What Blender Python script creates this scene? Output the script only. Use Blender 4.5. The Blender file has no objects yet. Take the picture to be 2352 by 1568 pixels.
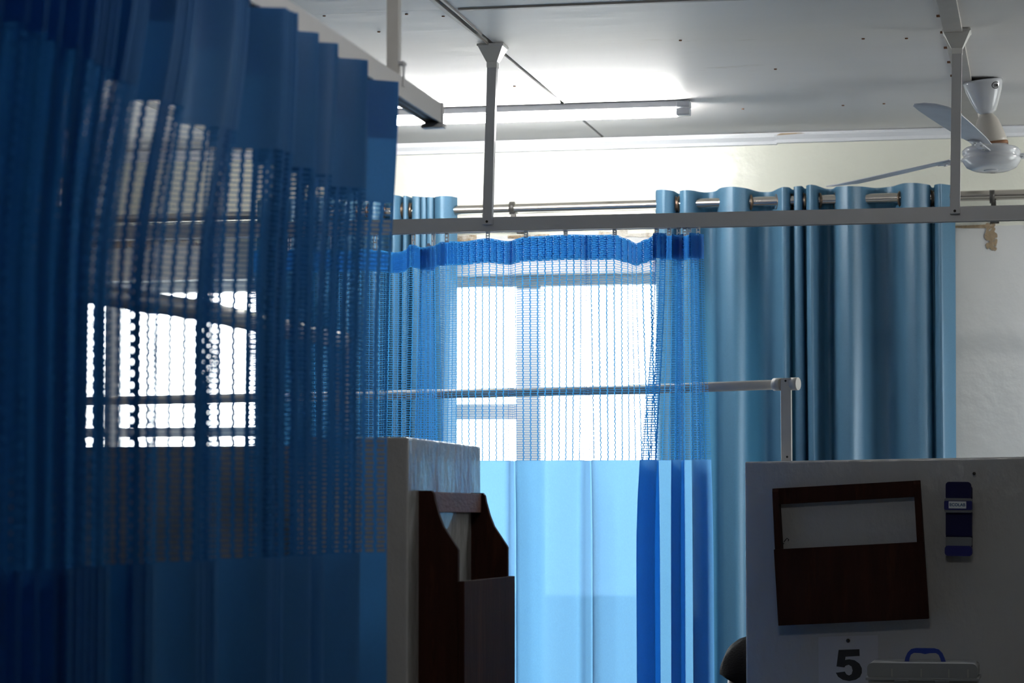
import bpy, bmesh, math, random
from mathutils import Vector, Matrix, Euler

random.seed(7)
scene = bpy.context.scene
COL = scene.collection
PI = math.pi

# ------------------------------------------------------------------ camera
cam_data = bpy.data.cameras.new('camera')
cam_data.sensor_width = 36.0
cam_data.lens = 36.0 * 6100 / 2352
cam_data.clip_end = 200
cam_data.dof.use_dof = True
cam_data.dof.focus_distance = 7.0
cam_data.dof.aperture_fstop = 6.3
cam = bpy.data.objects.new('camera', cam_data)
cam.location = (0, 0, 1.55)
cam.rotation_euler = (math.radians(90 + 3.808), 0, math.radians(11.503))
COL.objects.link(cam)
scene.camera = cam

# ------------------------------------------------------------------ sky, exposure
SKY = 15.0
world = bpy.data.worlds.new('overcast_sky')
scene.world = world
world.use_nodes = True
wn = world.node_tree.nodes
wn['Background'].inputs['Color'].default_value = (0.93, 0.97, 1.0, 1)
wn['Background'].inputs['Strength'].default_value = SKY

LAMP = 150.0
vs = scene.view_settings
vs.view_transform = 'Standard'
vs.look = 'None'
vs.exposure = 0.0
vs.gamma = 1.0
vs.use_curve_mapping = False
cy = scene.cycles
cy.max_bounces = 12
cy.diffuse_bounces = 6
cy.glossy_bounces = 4
cy.transmission_bounces = 10
cy.transparent_max_bounces = 24
cy.caustics_reflective = False
cy.caustics_refractive = False
cy.sample_clamp_indirect = 6.0


# ------------------------------------------------------------------ helpers
def S(r, g, b):
    f = lambda c: (c / 255 / 12.92) if c / 255 <= 0.04045 else ((c / 255 + 0.055) / 1.055) ** 2.4
    return (f(r), f(g), f(b), 1)


def new_mat(name):
    m = bpy.data.materials.new(name)
    m.use_nodes = True
    nt = m.node_tree
    return m, nt, nt.nodes, nt.links, nt.nodes['Principled BSDF']


def mat(name, col, rough=0.5, metal=0.0, var=0.12, scale=6.0, bump=0.0, bscale=40.0, coat=0.0, spec=0.5,
        stain=None, stain_scale=1.2, stain_at=0.62, stretch=(1, 1, 1)):
    m, nt, N, L, p = new_mat(name)
    tc = N.new('ShaderNodeTexCoord')
    mp = N.new('ShaderNodeMapping')
    mp.inputs['Scale'].default_value = stretch
    L.new(tc.outputs['Object'], mp.inputs['Vector'])
    nz = N.new('ShaderNodeTexNoise')
    nz.inputs['Scale'].default_value = scale
    nz.inputs['Detail'].default_value = 4
    L.new(mp.outputs[0], nz.inputs['Vector'])
    mx = N.new('ShaderNodeMix')
    mx.data_type = 'RGBA'
    mx.inputs['A'].default_value = tuple(c * (1 - var) for c in col[:3]) + (1,)
    mx.inputs['B'].default_value = tuple(min(1, c * (1 + var)) for c in col[:3]) + (1,)
    L.new(nz.outputs['Fac'], mx.inputs['Factor'])
    out = mx.outputs['Result']
    if stain:
        n2 = N.new('ShaderNodeTexNoise')
        n2.inputs['Scale'].default_value = stain_scale
        n2.inputs['Detail'].default_value = 7
        n2.inputs['Roughness'].default_value = 0.65
        L.new(mp.outputs[0], n2.inputs['Vector'])
        rmp = N.new('ShaderNodeMapRange')
        rmp.inputs['From Min'].default_value = stain_at
        rmp.inputs['From Max'].default_value = stain_at + 0.1
        rmp.inputs['To Max'].default_value = 0.8
        L.new(n2.outputs['Fac'], rmp.inputs['Value'])
        m2 = N.new('ShaderNodeMix')
        m2.data_type = 'RGBA'
        L.new(rmp.outputs[0], m2.inputs['Factor'])
        L.new(out, m2.inputs['A'])
        m2.inputs['B'].default_value = stain
        out = m2.outputs['Result']
    L.new(out, p.inputs['Base Color'])
    p.inputs['Roughness'].default_value = rough
    p.inputs['Metallic'].default_value = metal
    p.inputs['Coat Weight'].default_value = coat
    p.inputs['Specular IOR Level'].default_value = spec
    if bump:
        n3 = N.new('ShaderNodeTexNoise')
        n3.inputs['Scale'].default_value = bscale
        n3.inputs['Detail'].default_value = 5
        L.new(mp.outputs[0], n3.inputs['Vector'])
        b = N.new('ShaderNodeBump')
        b.inputs['Strength'].default_value = bump
        b.inputs['Distance'].default_value = 0.01
        L.new(n3.outputs['Fac'], b.inputs['Height'])
        L.new(b.outputs[0], p.inputs['Normal'])
    return m


def cloth(name, front, through, fac, rough=0.55, gloss=0.06, weave=900, var=0.15, slub=None, sheer=None):
    """thin woven cloth: reflects `front`, lets light through tinted by `through`"""
    m = bpy.data.materials.new(name)
    m.use_nodes = True
    nt = m.node_tree
    N, L = nt.nodes, nt.links
    N.remove(N['Principled BSDF'])
    out = N['Material Output']
    tc = N.new('ShaderNodeTexCoord')
    nz = N.new('ShaderNodeTexNoise')
    nz.inputs['Scale'].default_value = weave
    mp = N.new('ShaderNodeMapping')
    mp.inputs['Scale'].default_value = slub or (1, 1, 0.25)
    L.new(tc.outputs['Object'], mp.inputs['Vector'])
    L.new(mp.outputs[0], nz.inputs['Vector'])

    def shade(c):
        mx = N.new('ShaderNodeMix')
        mx.data_type = 'RGBA'
        mx.inputs['A'].default_value = tuple(v * (1 - var) for v in c[:3]) + (1,)
        mx.inputs['B'].default_value = tuple(min(1, v * (1 + var)) for v in c[:3]) + (1,)
        L.new(nz.outputs['Fac'], mx.inputs['Factor'])
        return mx.outputs['Result']
    d = N.new('ShaderNodeBsdfDiffuse')
    L.new(shade(front), d.inputs['Color'])
    t = N.new('ShaderNodeBsdfTranslucent')
    L.new(shade(through), t.inputs['Color'])
    a = N.new('ShaderNodeMixShader')
    a.inputs[0].default_value = fac
    L.new(d.outputs[0], a.inputs[1])
    L.new(t.outputs[0], a.inputs[2])
    g = N.new('ShaderNodeBsdfGlossy')
    g.inputs['Roughness'].default_value = rough
    g.inputs['Color'].default_value = (0.8, 0.9, 1, 1)
    b = N.new('ShaderNodeMixShader')
    b.inputs[0].default_value = gloss
    L.new(a.outputs[0], b.inputs[1])
    L.new(g.outputs[0], b.inputs[2])
    last = b.outputs[0]
    if sheer:      # open weave: some light passes straight through the gaps
        tp = N.new('ShaderNodeBsdfTransparent')
        tp.inputs['Color'].default_value = sheer[1]
        c = N.new('ShaderNodeMixShader')
        c.inputs[0].default_value = sheer[0]
        L.new(last, c.inputs[1])
        L.new(tp.outputs[0], c.inputs[2])
        last = c.outputs[0]
    L.new(last, out.inputs['Surface'])
    return m


class MB:
    def __init__(s):
        s.v, s.f, s.sm = [], [], []

    def add(s, vs_, fs, smooth=False, M=None):
        o = len(s.v)
        for p in vs_:
            p = Vector(p)
            s.v.append(tuple(M @ p if M else p))
        for f in fs:
            s.f.append(tuple(i + o for i in f))
            s.sm.append(smooth)
        return s

    def box(s, a, b, M=None, bev=0.0):
        if bev <= 0:
            x0, y0, z0 = a
            x1, y1, z1 = b
            vs_ = [(x0, y0, z0), (x1, y0, z0), (x1, y1, z0), (x0, y1, z0), (x0, y0, z1), (x1, y0, z1), (x1, y1, z1), (x0, y1, z1)]
            return s.add(vs_, [(0, 3, 2, 1), (4, 5, 6, 7), (0, 1, 5, 4), (1, 2, 6, 5), (2, 3, 7, 6), (3, 0, 4, 7)], M=M)
        bm = bmesh.new()
        bmesh.ops.create_cube(bm, size=1)
        for v in bm.verts:
            v.co = Vector([(a[i] + b[i]) / 2 + v.co[i] * (b[i] - a[i]) for i in range(3)])
        bmesh.ops.bevel(bm, geom=bm.edges[:], offset=bev, segments=2, profile=0.7, affect='EDGES')
        bm.verts.index_update()
        s.add([v.co for v in bm.verts], [[v.index for v in f.verts] for f in bm.faces], M=M)
        bm.free()
        return s

    def tube(s, pts, r, n=12, cap=True, smooth=True):
        """round tube through pts; r number or list"""
        pts = [Vector(p) for p in pts]
        k = len(pts)
        rs = r if isinstance(r, (list, tuple)) else [r] * k
        vs_, fs = [], []
        up = None
        for i, p in enumerate(pts):
            d = (pts[min(i + 1, k - 1)] - pts[max(i - 1, 0)]).normalized()
            if up is None:
                up = Vector((0, 0, 1)) if abs(d.z) < 0.9 else Vector((1, 0, 0))
            a = d.cross(up).normalized()
            b = a.cross(d).normalized()
            up = b
            for j in range(n):
                t = 2 * PI * j / n
                vs_.append(p + (a * math.cos(t) + b * math.sin(t)) * rs[i])
        for i in range(k - 1):
            for j in range(n):
                fs.append((i * n + j, i * n + (j + 1) % n, (i + 1) * n + (j + 1) % n, (i + 1) * n + j))
        s.add(vs_, fs, smooth)
        if cap:
            o = len(s.v) - len(vs_)
            s.f.append(tuple(o + j for j in range(n))[::-1]); s.sm.append(False)
            s.f.append(tuple(o + (k - 1) * n + j for j in range(n))); s.sm.append(False)
        return s

    def lathe(s, prof, n=32, M=None, smooth=True):
        vs_, fs = [], []
        for r, z in prof:
            for j in range(n):
                t = 2 * PI * j / n
                vs_.append((r * math.cos(t), r * math.sin(t), z))
        for i in range(len(prof) - 1):
            for j in range(n):
                fs.append((i * n + j, i * n + (j + 1) % n, (i + 1) * n + (j + 1) % n, (i + 1) * n + j))
        fs.append(tuple(range(n))[::-1])
        fs.append(tuple((len(prof) - 1) * n + j for j in range(n)))
        return s.add(vs_, fs, smooth, M)

    def prism(s, poly, a, b, axis='y', M=None):
        """poly in the two other axes, extruded from a to b along axis"""
        n = len(poly)

        def P(p, d):
            return {'y': (p[0], d, p[1]), 'x': (d, p[0], p[1]), 'z': (p[0], p[1], d)}[axis]
        vs_ = [P(p, a) for p in poly] + [P(p, b) for p in poly]
        fs = [tuple(range(n)), tuple(range(2 * n - 1, n - 1, -1))]
        for i in range(n):
            j = (i + 1) % n
            fs.append((i, i + n, j + n, j))
        return s.add(vs_, fs, M=M)

    def torus(s, c, axis, R, r, n=20, m=8):
        a = Vector(axis).normalized()
        u = a.orthogonal().normalized()
        w = a.cross(u)
        c = Vector(c)
        vs_, fs = [], []
        for i in range(n):
            t = 2 * PI * i / n
            d = u * math.cos(t) + w * math.sin(t)
            for j in range(m):
                q = 2 * PI * j / m
                vs_.append(c + d * (R + r * math.cos(q)) + a * r * math.sin(q))
        for i in range(n):
            for j in range(m):
                fs.append((i * m + j, ((i + 1) % n) * m + j, ((i + 1) % n) * m + (j + 1) % m, i * m + (j + 1) % m))
        return s.add(vs_, fs, True)

    def build(s, name, material, parent=None, fix=True):
        me = bpy.data.meshes.new(name)
        me.from_pydata(s.v, [], s.f)
        me.polygons.foreach_set('use_smooth', s.sm)
        if fix:
            bm = bmesh.new()
            bm.from_mesh(me)
            bmesh.ops.recalc_face_normals(bm, faces=bm.faces[:])
            bm.to_mesh(me)
            bm.free()
        me.materials.append(material)
        me.update()
        return link(name, me, parent)


def link(name, data, parent=None):
    o = bpy.data.objects.new(name, data)
    COL.objects.link(o)
    if parent:
        o.parent = parent
        o.matrix_parent_inverse = parent_inv(parent)
    return o


def parent_inv(p):
    return Matrix.LocRotScale(p.location, p.rotation_euler, p.scale).inverted()


def empty(name, loc):
    o = bpy.data.objects.new(name, None)
    o.empty_display_size = 0.05
    o.location = loc
    COL.objects.link(o)
    return o


def tag(o, label=None, cat=None, group=None, kind=None):
    if label: o['label'] = label
    if cat: o['category'] = cat
    if group: o['group'] = group
    if kind: o['kind'] = kind
    return o


def part(name, mb, m, parent, label=None):
    o = mb.build(name, m, parent)
    if label: o['label'] = label
    return o


# ------------------------------------------------------------------ materials
M_ceil = mat('ceiling_paint', (0.80, 0.78, 0.77, 1), 0.55, var=0.07, scale=1.6, bump=0.12, bscale=7, stain=(0.5, 0.44, 0.36, 1), stain_scale=2.6, stain_at=0.66, stretch=(0.6, 2.0, 1))
M_dark = mat('dark_void', (0.03, 0.028, 0.026, 1), 0.9)
M_batten = mat('aged_batten_paint', (0.42, 0.40, 0.38, 1), 0.55, var=0.2, scale=9, stain=(0.22, 0.12, 0.06, 1), stain_scale=7, stain_at=0.63)
M_cornice = mat('cornice_paint', (0.68, 0.70, 0.74, 1), 0.45, var=0.08, scale=5)
M_wall = mat('cream_gloss_wall_paint', (0.68, 0.69, 0.62, 1), 0.3, var=0.05, scale=3, bump=0.35, bscale=18)
M_wall_plain = mat('room_wall_paint', (0.44, 0.42, 0.38, 1), 0.5, var=0.05, scale=2)
M_floor = mat('floor_terrazzo', (0.15, 0.145, 0.13, 1), 0.4, var=0.2, scale=30)
M_part = mat('grey_gloss_partition_paint', (0.43, 0.425, 0.42, 1), 0.18, var=0.06, scale=5, bump=0.6, bscale=24, stretch=(1, 1, .6), coat=0.4)
M_frame = mat('white_window_paint', (0.84, 0.86, 0.88, 1), 0.4, var=0.05)
M_rail = mat('grey_rail_enamel', (0.60, 0.60, 0.62, 1), 0.38, var=0.05, scale=12)
M_railshade = mat('rail_slot_shade', (0.10, 0.10, 0.11, 1), 0.6)  # dark colour stands in for the shade inside the rail slot
M_post = mat('pale_post_enamel', (0.78, 0.76, 0.73, 1), 0.4, var=0.08, scale=14)
M_plastic = mat('white_plastic', (0.82, 0.82, 0.80, 1), 0.3, var=0.03)
M_pipe = mat('ivory_pipe_paint', (0.58, 0.56, 0.52, 1), 0.38, var=0.08, scale=18)
M_steel = mat('brushed_steel_rod', (0.62, 0.58, 0.52, 1), 0.22, metal=1.0, var=0.05)
M_bronze = mat('dark_bronze', (0.14, 0.10, 0.07, 1), 0.35, metal=0.8, var=0.15, scale=20)
M_black = mat('black_bracket', (0.03, 0.028, 0.026, 1), 0.45)
M_fan = mat('fan_white_enamel', (0.68, 0.70, 0.74, 1), 0.14, var=0.04, coat=0.5)
M_blade = mat('dusty_fan_blade', (0.52, 0.55, 0.62, 1), 0.3, var=0.12, scale=14)
M_cream = mat('cream_rod_cover', (0.62, 0.58, 0.52, 1), 0.35, var=0.06)
M_rust = mat('rust', (0.25, 0.12, 0.06, 1), 0.8, var=0.3, scale=40)
M_wood = mat('dark_stained_wood', (0.030, 0.0105, 0.0072, 1), 0.65, spec=0.06, var=0.45, scale=7, bump=0.15, bscale=30, stretch=(6, 6, 0.7), stain=(0.06, 0.022, 0.012, 1), stain_scale=3, stain_at=0.55)
M_wood2 = mat('worn_brown_wood', (0.13, 0.05, 0.036, 1), 0.45, spec=0.25, var=0.4, scale=16, bump=0.2, bscale=40, stretch=(1, 1, 3))
M_navy = mat('navy_plastic', (0.012, 0.014, 0.11, 1), 0.4, var=0.1, spec=.2)
M_navy2 = mat('dark_navy_plastic', (0.007, 0.008, 0.05, 1), 0.5, var=0.1, spec=.12)
M_greyband = mat('clear_grey_plastic', (0.16, 0.17, 0.18, 1), 0.25, var=0.1)
M_label = mat('white_print', (0.62, 0.65, 0.65, 1), 0.5, var=0.02)
M_teal = mat('teal_blue_print', (0.01, 0.07, 0.17, 1), 0.5)
M_paper = mat('paper', (0.43, 0.43, 0.46, 1), 0.6, var=0.03)
M_ink = mat('black_print', (0.012, 0.012, 0.013, 1), 0.6)
M_nail = mat('nail_steel', (0.05, 0.045, 0.04, 1), 0.5, metal=0.6)
M_handle = mat('blue_handle_plastic', (0.010, 0.035, 0.26, 1), 0.35)
M_boxlid = mat('frosted_lid_plastic', (0.24, 0.25, 0.26, 1), 0.4, var=0.05, spec=.3)
M_boxbody = mat('milky_box_plastic', (0.36, 0.35, 0.34, 1), 0.4, var=0.05, spec=.3)
M_skin = mat('skin', (0.20, 0.085, 0.05, 1), 0.5, var=0.1)
M_hair = mat('black_hair', (0.004, 0.0035, 0.004, 1), 0.8, spec=0.08, var=0.3, scale=60, bump=0.4, bscale=120, stretch=(1, 1, 4))
M_shirt = mat('dark_shirt_cloth', (0.05, 0.05, 0.07, 1), 0.8, var=0.2, scale=40)
M_table = mat('table_laminate', (0.3, 0.29, 0.27, 1), 0.5)
M_plaster = mat('bare_plaster', (0.34, 0.26, 0.17, 1), 0.85, var=0.35, scale=25, bump=0.6, bscale=60, stain=(0.62, 0.6, 0.55, 1), stain_scale=16, stain_at=0.5)
M_ground = mat('concrete_yard', (0.35, 0.34, 0.32, 1), 0.8, var=0.1, scale=2)

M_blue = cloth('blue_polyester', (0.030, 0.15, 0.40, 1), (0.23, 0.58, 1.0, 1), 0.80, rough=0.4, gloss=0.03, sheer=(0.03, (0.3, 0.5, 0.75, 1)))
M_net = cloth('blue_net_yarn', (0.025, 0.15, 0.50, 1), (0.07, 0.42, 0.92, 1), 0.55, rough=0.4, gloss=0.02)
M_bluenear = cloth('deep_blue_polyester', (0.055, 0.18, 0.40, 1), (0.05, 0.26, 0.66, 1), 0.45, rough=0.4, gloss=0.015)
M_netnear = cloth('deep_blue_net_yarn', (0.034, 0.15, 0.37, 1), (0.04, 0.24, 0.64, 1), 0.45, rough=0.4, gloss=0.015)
M_teal_curtain = cloth('slate_blue_satin', (0.072, 0.17, 0.27, 1), (0.08, 0.28, 0.45, 1), 0.12, rough=0.4, gloss=0.055, weave=260, var=0.25, slub=(1, 1, 3.0))
M_runner = cloth('white_nylon', (0.85, 0.85, 0.84, 1), (0.85, 0.86, 0.88, 1), 0.5, rough=0.3, gloss=0.05)

# wall paint with the bare plaster strip where the lintel meets the lower wall
gm, nt, N, L, p = new_mat('back_wall_paint')
geo = N.new('ShaderNodeNewGeometry')
sep = N.new('ShaderNodeSeparateXYZ')
L.new(geo.outputs['Position'], sep.inputs[0])
nz = N.new('ShaderNodeTexNoise'); nz.inputs['Scale'].default_value = 9; nz.inputs['Detail'].default_value = 6
L.new(geo.outputs['Position'], nz.inputs['Vector'])
ad = N.new('ShaderNodeMath'); ad.operation = 'MULTIPLY_ADD'
L.new(nz.outputs['Fac'], ad.inputs[0]); ad.inputs[1].default_value = 0.03; L.new(sep.outputs['Z'], ad.inputs[2])
gt = N.new('ShaderNodeMath'); gt.operation = 'GREATER_THAN'; gt.inputs[1].default_value = 2.505
L.new(ad.outputs[0], gt.inputs[0])
mx = N.new('ShaderNodeMix'); mx.data_type = 'RGBA'
mx.inputs['A'].default_value = (0.60, 0.61, 0.61, 1); mx.inputs['B'].default_value = (0.68, 0.69, 0.61, 1)
L.new(gt.outputs[0], mx.inputs['Factor'])
L.new(mx.outputs['Result'], p.inputs['Base Color'])
p.inputs['Roughness'].default_value = 0.24
n3 = N.new('ShaderNodeTexNoise'); n3.inputs['Scale'].default_value = 15; n3.inputs['Detail'].default_value = 6
L.new(geo.outputs['Position'], n3.inputs['Vector'])
bp = N.new('ShaderNodeBump'); bp.inputs['Strength'].default_value = 0.4; bp.inputs['Distance'].default_value = 0.008
L.new(n3.outputs['Fac'], bp.inputs['Height']); L.new(bp.outputs[0], p.inputs['Normal'])
M_backwall = gm

glass, nt, N, L, p = new_mat('window_glass')
N.remove(p)
tr = N.new('ShaderNodeBsdfTransparent'); tr.inputs['Color'].default_value = (0.96, 0.98, 0.98, 1)
gl = N.new('ShaderNodeBsdfGlossy'); gl.inputs['Roughness'].default_value = 0.02
ms = N.new('ShaderNodeMixShader'); ms.inputs[0].default_value = 0.05
L.new(tr.outputs[0], ms.inputs[1]); L.new(gl.outputs[0], ms.inputs[2])
L.new(ms.outputs[0], N['Material Output'].inputs['Surface'])
M_glass = glass

M_tube, nt, N, L, p = new_mat('lit_fluorescent_tube')
p.inputs['Base Color'].default_value = (0.9, 0.9, 0.9, 1)
p.inputs['Emission Color'].default_value = (1.0, 0.99, 0.95, 1)
p.inputs['Emission Strength'].default_value = LAMP

# ------------------------------------------------------------------ room shell
ZC = 2.81
YB = 8.66
XL_, XR_ = -6.2, 1.9
YF = -4.0
o = MB().box((XL_ - .2, YF - .2, -0.15), (XR_ + .2, YB + .25, 0)).build('floor', M_floor); tag(o, kind='structure', label='dull terrazzo ward floor')
o = MB().box((XL_ - .2, YF, 0), (XL_, YB, ZC + .15)).build('wall_left', M_wall_plain); tag(o, kind='structure', label='plain ward side wall on the left')
W3 = (7.42, 8.42, 0.95, 2.365)
mb = MB().box((XR_, YF, 0), (XR_ + .2, W3[0], ZC + .15)).box((XR_, W3[1], 0), (XR_ + .2, YB, ZC + .15))
mb.box((XR_, W3[0], 0), (XR_ + .2, W3[1], W3[2])).box((XR_, W3[0], W3[3]), (XR_ + .2, W3[1], ZC + .15))
o = mb.build('wall_right', M_wall_plain); tag(o, kind='structure', label='plain ward side wall on the right')
o = MB().box((XL_ - .2, YF - .2, 0), (XR_ + .2, YF, ZC + .15)).build('wall_front', M_wall_plain); tag(o, kind='structure', label='plain ward wall behind the viewer')

# back wall with two window openings
W1 = (-3.43, -2.42, 0.95, 2.365)
W2 = (-2.12, -1.03, 0.95, 2.365)
mb = MB()
Y1 = YB + 0.22
mb.box((XL_ - .2, YB, 0), (XR_ + .2, Y1, W1[2]))
mb.box((XL_ - .2, YB, W1[3]), (XR_ + .2, Y1, ZC + .15))
for a, b in ((XL_ - .2, W1[0]), (W1[1], W2[0]), (W2[1], XR_ + .2)):
    mb.box((a, YB, W1[2]), (b, Y1, W1[3]))
o = mb.build('wall_back', M_backwall); tag(o, kind='structure', label='cream gloss painted window wall')
# rough plaster seam under the lintel
mb = MB()
x = XL_
while x < XR_:
    w = random.uniform(0.05, 0.16)
    h = random.uniform(0.008, 0.02)
    z = 2.487 + random.uniform(-0.005, 0.005)
    if random.random() < 0.85:
        mb.prism([(x, z), (x + w * .5, z - h * random.uniform(.3, 1)), (x + w, z - h * .4), (x + w, z + h), (x + w * .4, z + h * random.uniform(.5, 1.2)), (x, z + h * .8)], YB - 0.003, YB + .001, 'y')
    x += w
o = mb.build('plaster_seam', M_plaster, bpy.data.objects['wall_back'])

# cornice in two lengths with a stepped joint
for i, (a, b, dz, dy) in enumerate(((XL_, -0.874, 0.0, 0.0), (-0.880, XR_, 0.004, 0.003))):
    prof = [(YB, ZC - .037 + dz), (YB - .012 - dy, ZC - .036 + dz), (YB - .015 - dy, ZC - .026 + dz), (YB - .028 - dy, ZC - .014 + dz), (YB - .031 - dy, ZC - .004), (YB - .031 - dy, ZC - .0005), (YB, ZC - .0005)]
    o = MB().prism(prof, a, b, 'x').build('trim_%d' % (i + 1), M_cornice)
    tag(o, kind='structure', label=['white cornice strip along the back wall left of the broken joint', 'white cornice strip along the back wall right of the broken joint'][i])
# broken chip at the joint
MB().prism([(-0.872, ZC - .010), (-0.83, ZC - .008), (-0.78, ZC - .006), (-0.80, ZC - .0035), (-0.86, ZC - .004)], YB - .0365, YB - .02, 'y').build('chipped_edge', M_plaster, bpy.data.objects['trim_2'])

# ceiling of boards with open joints, a dark slab above
ceil = MB().box((XL_ - .2, YF - .2, ZC + .03), (XR_ + .2, YB + .2, ZC + .15)).build('ceiling', M_dark)
tag(ceil, kind='structure', label='white painted board ceiling with dark joints')
xs = [XL_, -5.08, -3.87, -2.66, -1.449, -0.238, 0.973, XR_]
ys = [YF, -0.97, 1.47, 3.92, 6.362, YB + .02]
for i in range(len(xs) - 1):
    for j in range(len(ys) - 1):
        gx0 = 0.006 if abs(xs[i] + 1.449) < .01 else 0.0015
        gx1 = 0.006 if abs(xs[i + 1] + 1.449) < .01 else 0.0015
        gy = 0.0017
        dz = random.uniform(0, 0.003)
        MB().box((xs[i] + gx0, ys[j] + gy, ZC + dz * .5), (xs[i + 1] - gx1, ys[j + 1] - gy, ZC + .012)).build('ceiling_board', M_ceil, ceil)
for xb in (-0.238, 0.973, -2.66, -3.87):
    MB().box((xb - .024, YF, ZC - .010), (xb + .024, YB - .03, ZC + .002), bev=.002).build('batten', M_batten, ceil)
# cross batten right of the open joint, short remains of the lost batten beside it
MB().box((-1.43, 6.362 - .008, ZC - .004), (-0.262, 6.362 + .008, ZC + .002)).build('batten', M_batten, ceil)
MB().prism([(-1.468, 5.2), (-1.455, 5.2), (-1.456, 6.85), (-1.468, 6.42)], ZC - .006, ZC + .001, 'z').build('batten_remnant', M_batten, ceil)
MB().prism([(-1.443, 5.2), (-1.434, 5.2), (-1.437, 6.3), (-1.443, 6.7)], ZC - .006, ZC + .001, 'z').build('batten_remnant', M_batten, ceil)
nails = [(-1.78, 6.38), (-1.572, 6.40), (-1.488, 6.445), (-1.528, 7.545), (-0.923, 8.108), (-0.615, 8.10), (-0.49, 8.09), (-0.475, 6.973), (-0.363, 6.99), (-1.70, 6.62), (-0.95, 6.9), (-0.75, 7.4)]
for x, y in nails:
    MB().lathe([(0.0035, ZC - .0018), (0.0042, ZC - .001), (0.0042, ZC + .002)], 8, Matrix.Translation((x, y, 0))).build('nail_head', M_rust, ceil)
for k in range(9):
    y = 6.45 + k * .23
    MB().box((-0.238 - .034, y, ZC - .004), (-0.238 - .02, y + .008, ZC + .001)).build('nail_head', M_rust, ceil)

# ------------------------------------------------------------------ windows
def window(name, W, mulls, transoms, label):
    x0, x1, z0, z1 = W
    r = empty(name, ((x0 + x1) / 2, YB + .1, z0))
    tag(r, kind='structure', label=label)
    ya, yb = YB + .09, YB + .14
    f = .035
    mb = MB()
    mb.box((x0, ya, z0), (x0 + f, yb, z1)).box((x1 - f, ya, z0), (x1, yb, z1))
    mb.box((x0, ya, z0), (x1, yb, z0 + f)).box((x0, ya, z1 - f), (x1, yb, z1))
    part('window_frame', mb, M_frame, r)
    for a, b in mulls:
        part('mullion', MB().box((a, ya - .01, z0 + f), (b, yb + .01, z1 - f)), M_frame, r)
    for a, b, c, d in transoms:
        part('transom', MB().box((a, ya - .003, c), (b, yb + .003, d)), M_frame, r)
    edges = [x0 + f] + [e for m in mulls for e in m] + [x1 - f]
    for i in range(0, len(edges), 2):
        cuts = sorted([(c, d) for a, b, c, d in transoms if a >= edges[i] - .01 and b <= edges[i + 1] + .01])
        zz = [z0 + f] + [e for c in cuts for e in c] + [z1 - f]
        for k in range(0, len(zz), 2):
            part('pane', MB().box((edges[i], ya + .02, zz[k]), (edges[i + 1], ya + .024, zz[k + 1])), M_glass, r)
    part('window_sill', MB().box((x0 - .03, YB - .04, z0 - .03), (x1 + .03, YB + .09, z0), bev=.004), M_frame, r)
    la = bpy.data.lights.new(name + '_portal', 'AREA')
    la.shape = 'RECTANGLE'; la.size = x1 - x0; la.size_y = z1 - z0
    la.cycles.is_portal = True
    lo = link(name + '_portal', la)
    lo.location = ((x0 + x1) / 2, YB + .20, (z0 + z1) / 2)
    lo.rotation_euler = (PI / 2, 0, PI)   # faces into the room (-Y)
    lo.rotation_euler = (-PI / 2, 0, 0)
    return r


window('window_1', W1, [(-3.22, -3.17)], [(W1[0] + .035, -3.22, 1.832, 1.862), (-3.17, W1[1] - .035, 1.832, 1.862)], 'bright window behind the near blue curtain')
window('window_2', W2, [(-1.764, -1.68)], [(W2[0] + .035, -1.764, 1.883, 1.934)], 'bright window behind the far blue curtain')
w3 = empty('window_3', (XR_ + .1, 7.92, W3[2]))
tag(w3, kind='structure', label='side window in the right wall of the far bay')
mb = MB()
f = .035
for a, b, c, d in ((W3[0], W3[0] + f, W3[2], W3[3]), (W3[1] - f, W3[1], W3[2], W3[3]), (W3[0], W3[1], W3[2], W3[2] + f), (W3[0], W3[1], W3[3] - f, W3[3])):
    mb.box((XR_ + .09, a, c), (XR_ + .14, b, d))
part('window_frame', mb, M_frame, w3)
part('mullion', MB().box((XR_ + .085, 7.89, W3[2] + f), (XR_ + .145, 7.95, W3[3] - f)), M_frame, w3)
for a, b in ((W3[0] + f, 7.89), (7.95, W3[1] - f)):
    part('pane', MB().box((XR_ + .11, a, W3[2] + f), (XR_ + .114, b, W3[3] - f)), M_glass, w3)
la = bpy.data.lights.new('window_3_portal', 'AREA')
la.shape = 'RECTANGLE'; la.size = W3[3] - W3[2]; la.size_y = W3[1] - W3[0]
la.cycles.is_portal = True
lo = link('window_3_portal', la)
lo.location = (XR_ + .19, (W3[0] + W3[1]) / 2, (W3[2] + W3[3]) / 2)
lo.rotation_euler = (0, PI / 2, 0)
o = MB().box((-40, YB + .3, -0.6), (40, 70, -0.5)).box((XR_ + .25, -30, -0.6), (40, YB + .3, -0.5)).build('ground', M_ground); tag(o, kind='structure', label='pale yard outside the windows')

# ------------------------------------------------------------------ low partitions
ZP = 1.715
def wall_block(name, poly_xy, z_at, label, m=M_part, bev=0.006):
    bm = bmesh.new()
    bot = [bm.verts.new((x, y, 0)) for x, y in poly_xy]
    top = [bm.verts.new((x, y, z_at(x, y))) for x, y in poly_xy]
    n = len(bot)
    bm.faces.new(bot[::-1]); bm.faces.new(top)
    for i in range(n):
        bm.faces.new((bot[i], bot[(i + 1) % n], top[(i + 1) % n], top[i]))
    bmesh.ops.recalc_face_normals(bm, faces=bm.faces[:])
    bmesh.ops.bevel(bm, geom=[e for e in bm.edges if any(v.co.z > .1 for v in e.verts)], offset=bev, segments=3, profile=.6, affect='EDGES')
    me = bpy.data.meshes.new(name); bm.to_mesh(me); bm.free()
    me.materials.append(m)
    o = link(name, me)
    tag(o, label, kind='structure')
    return o


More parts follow.
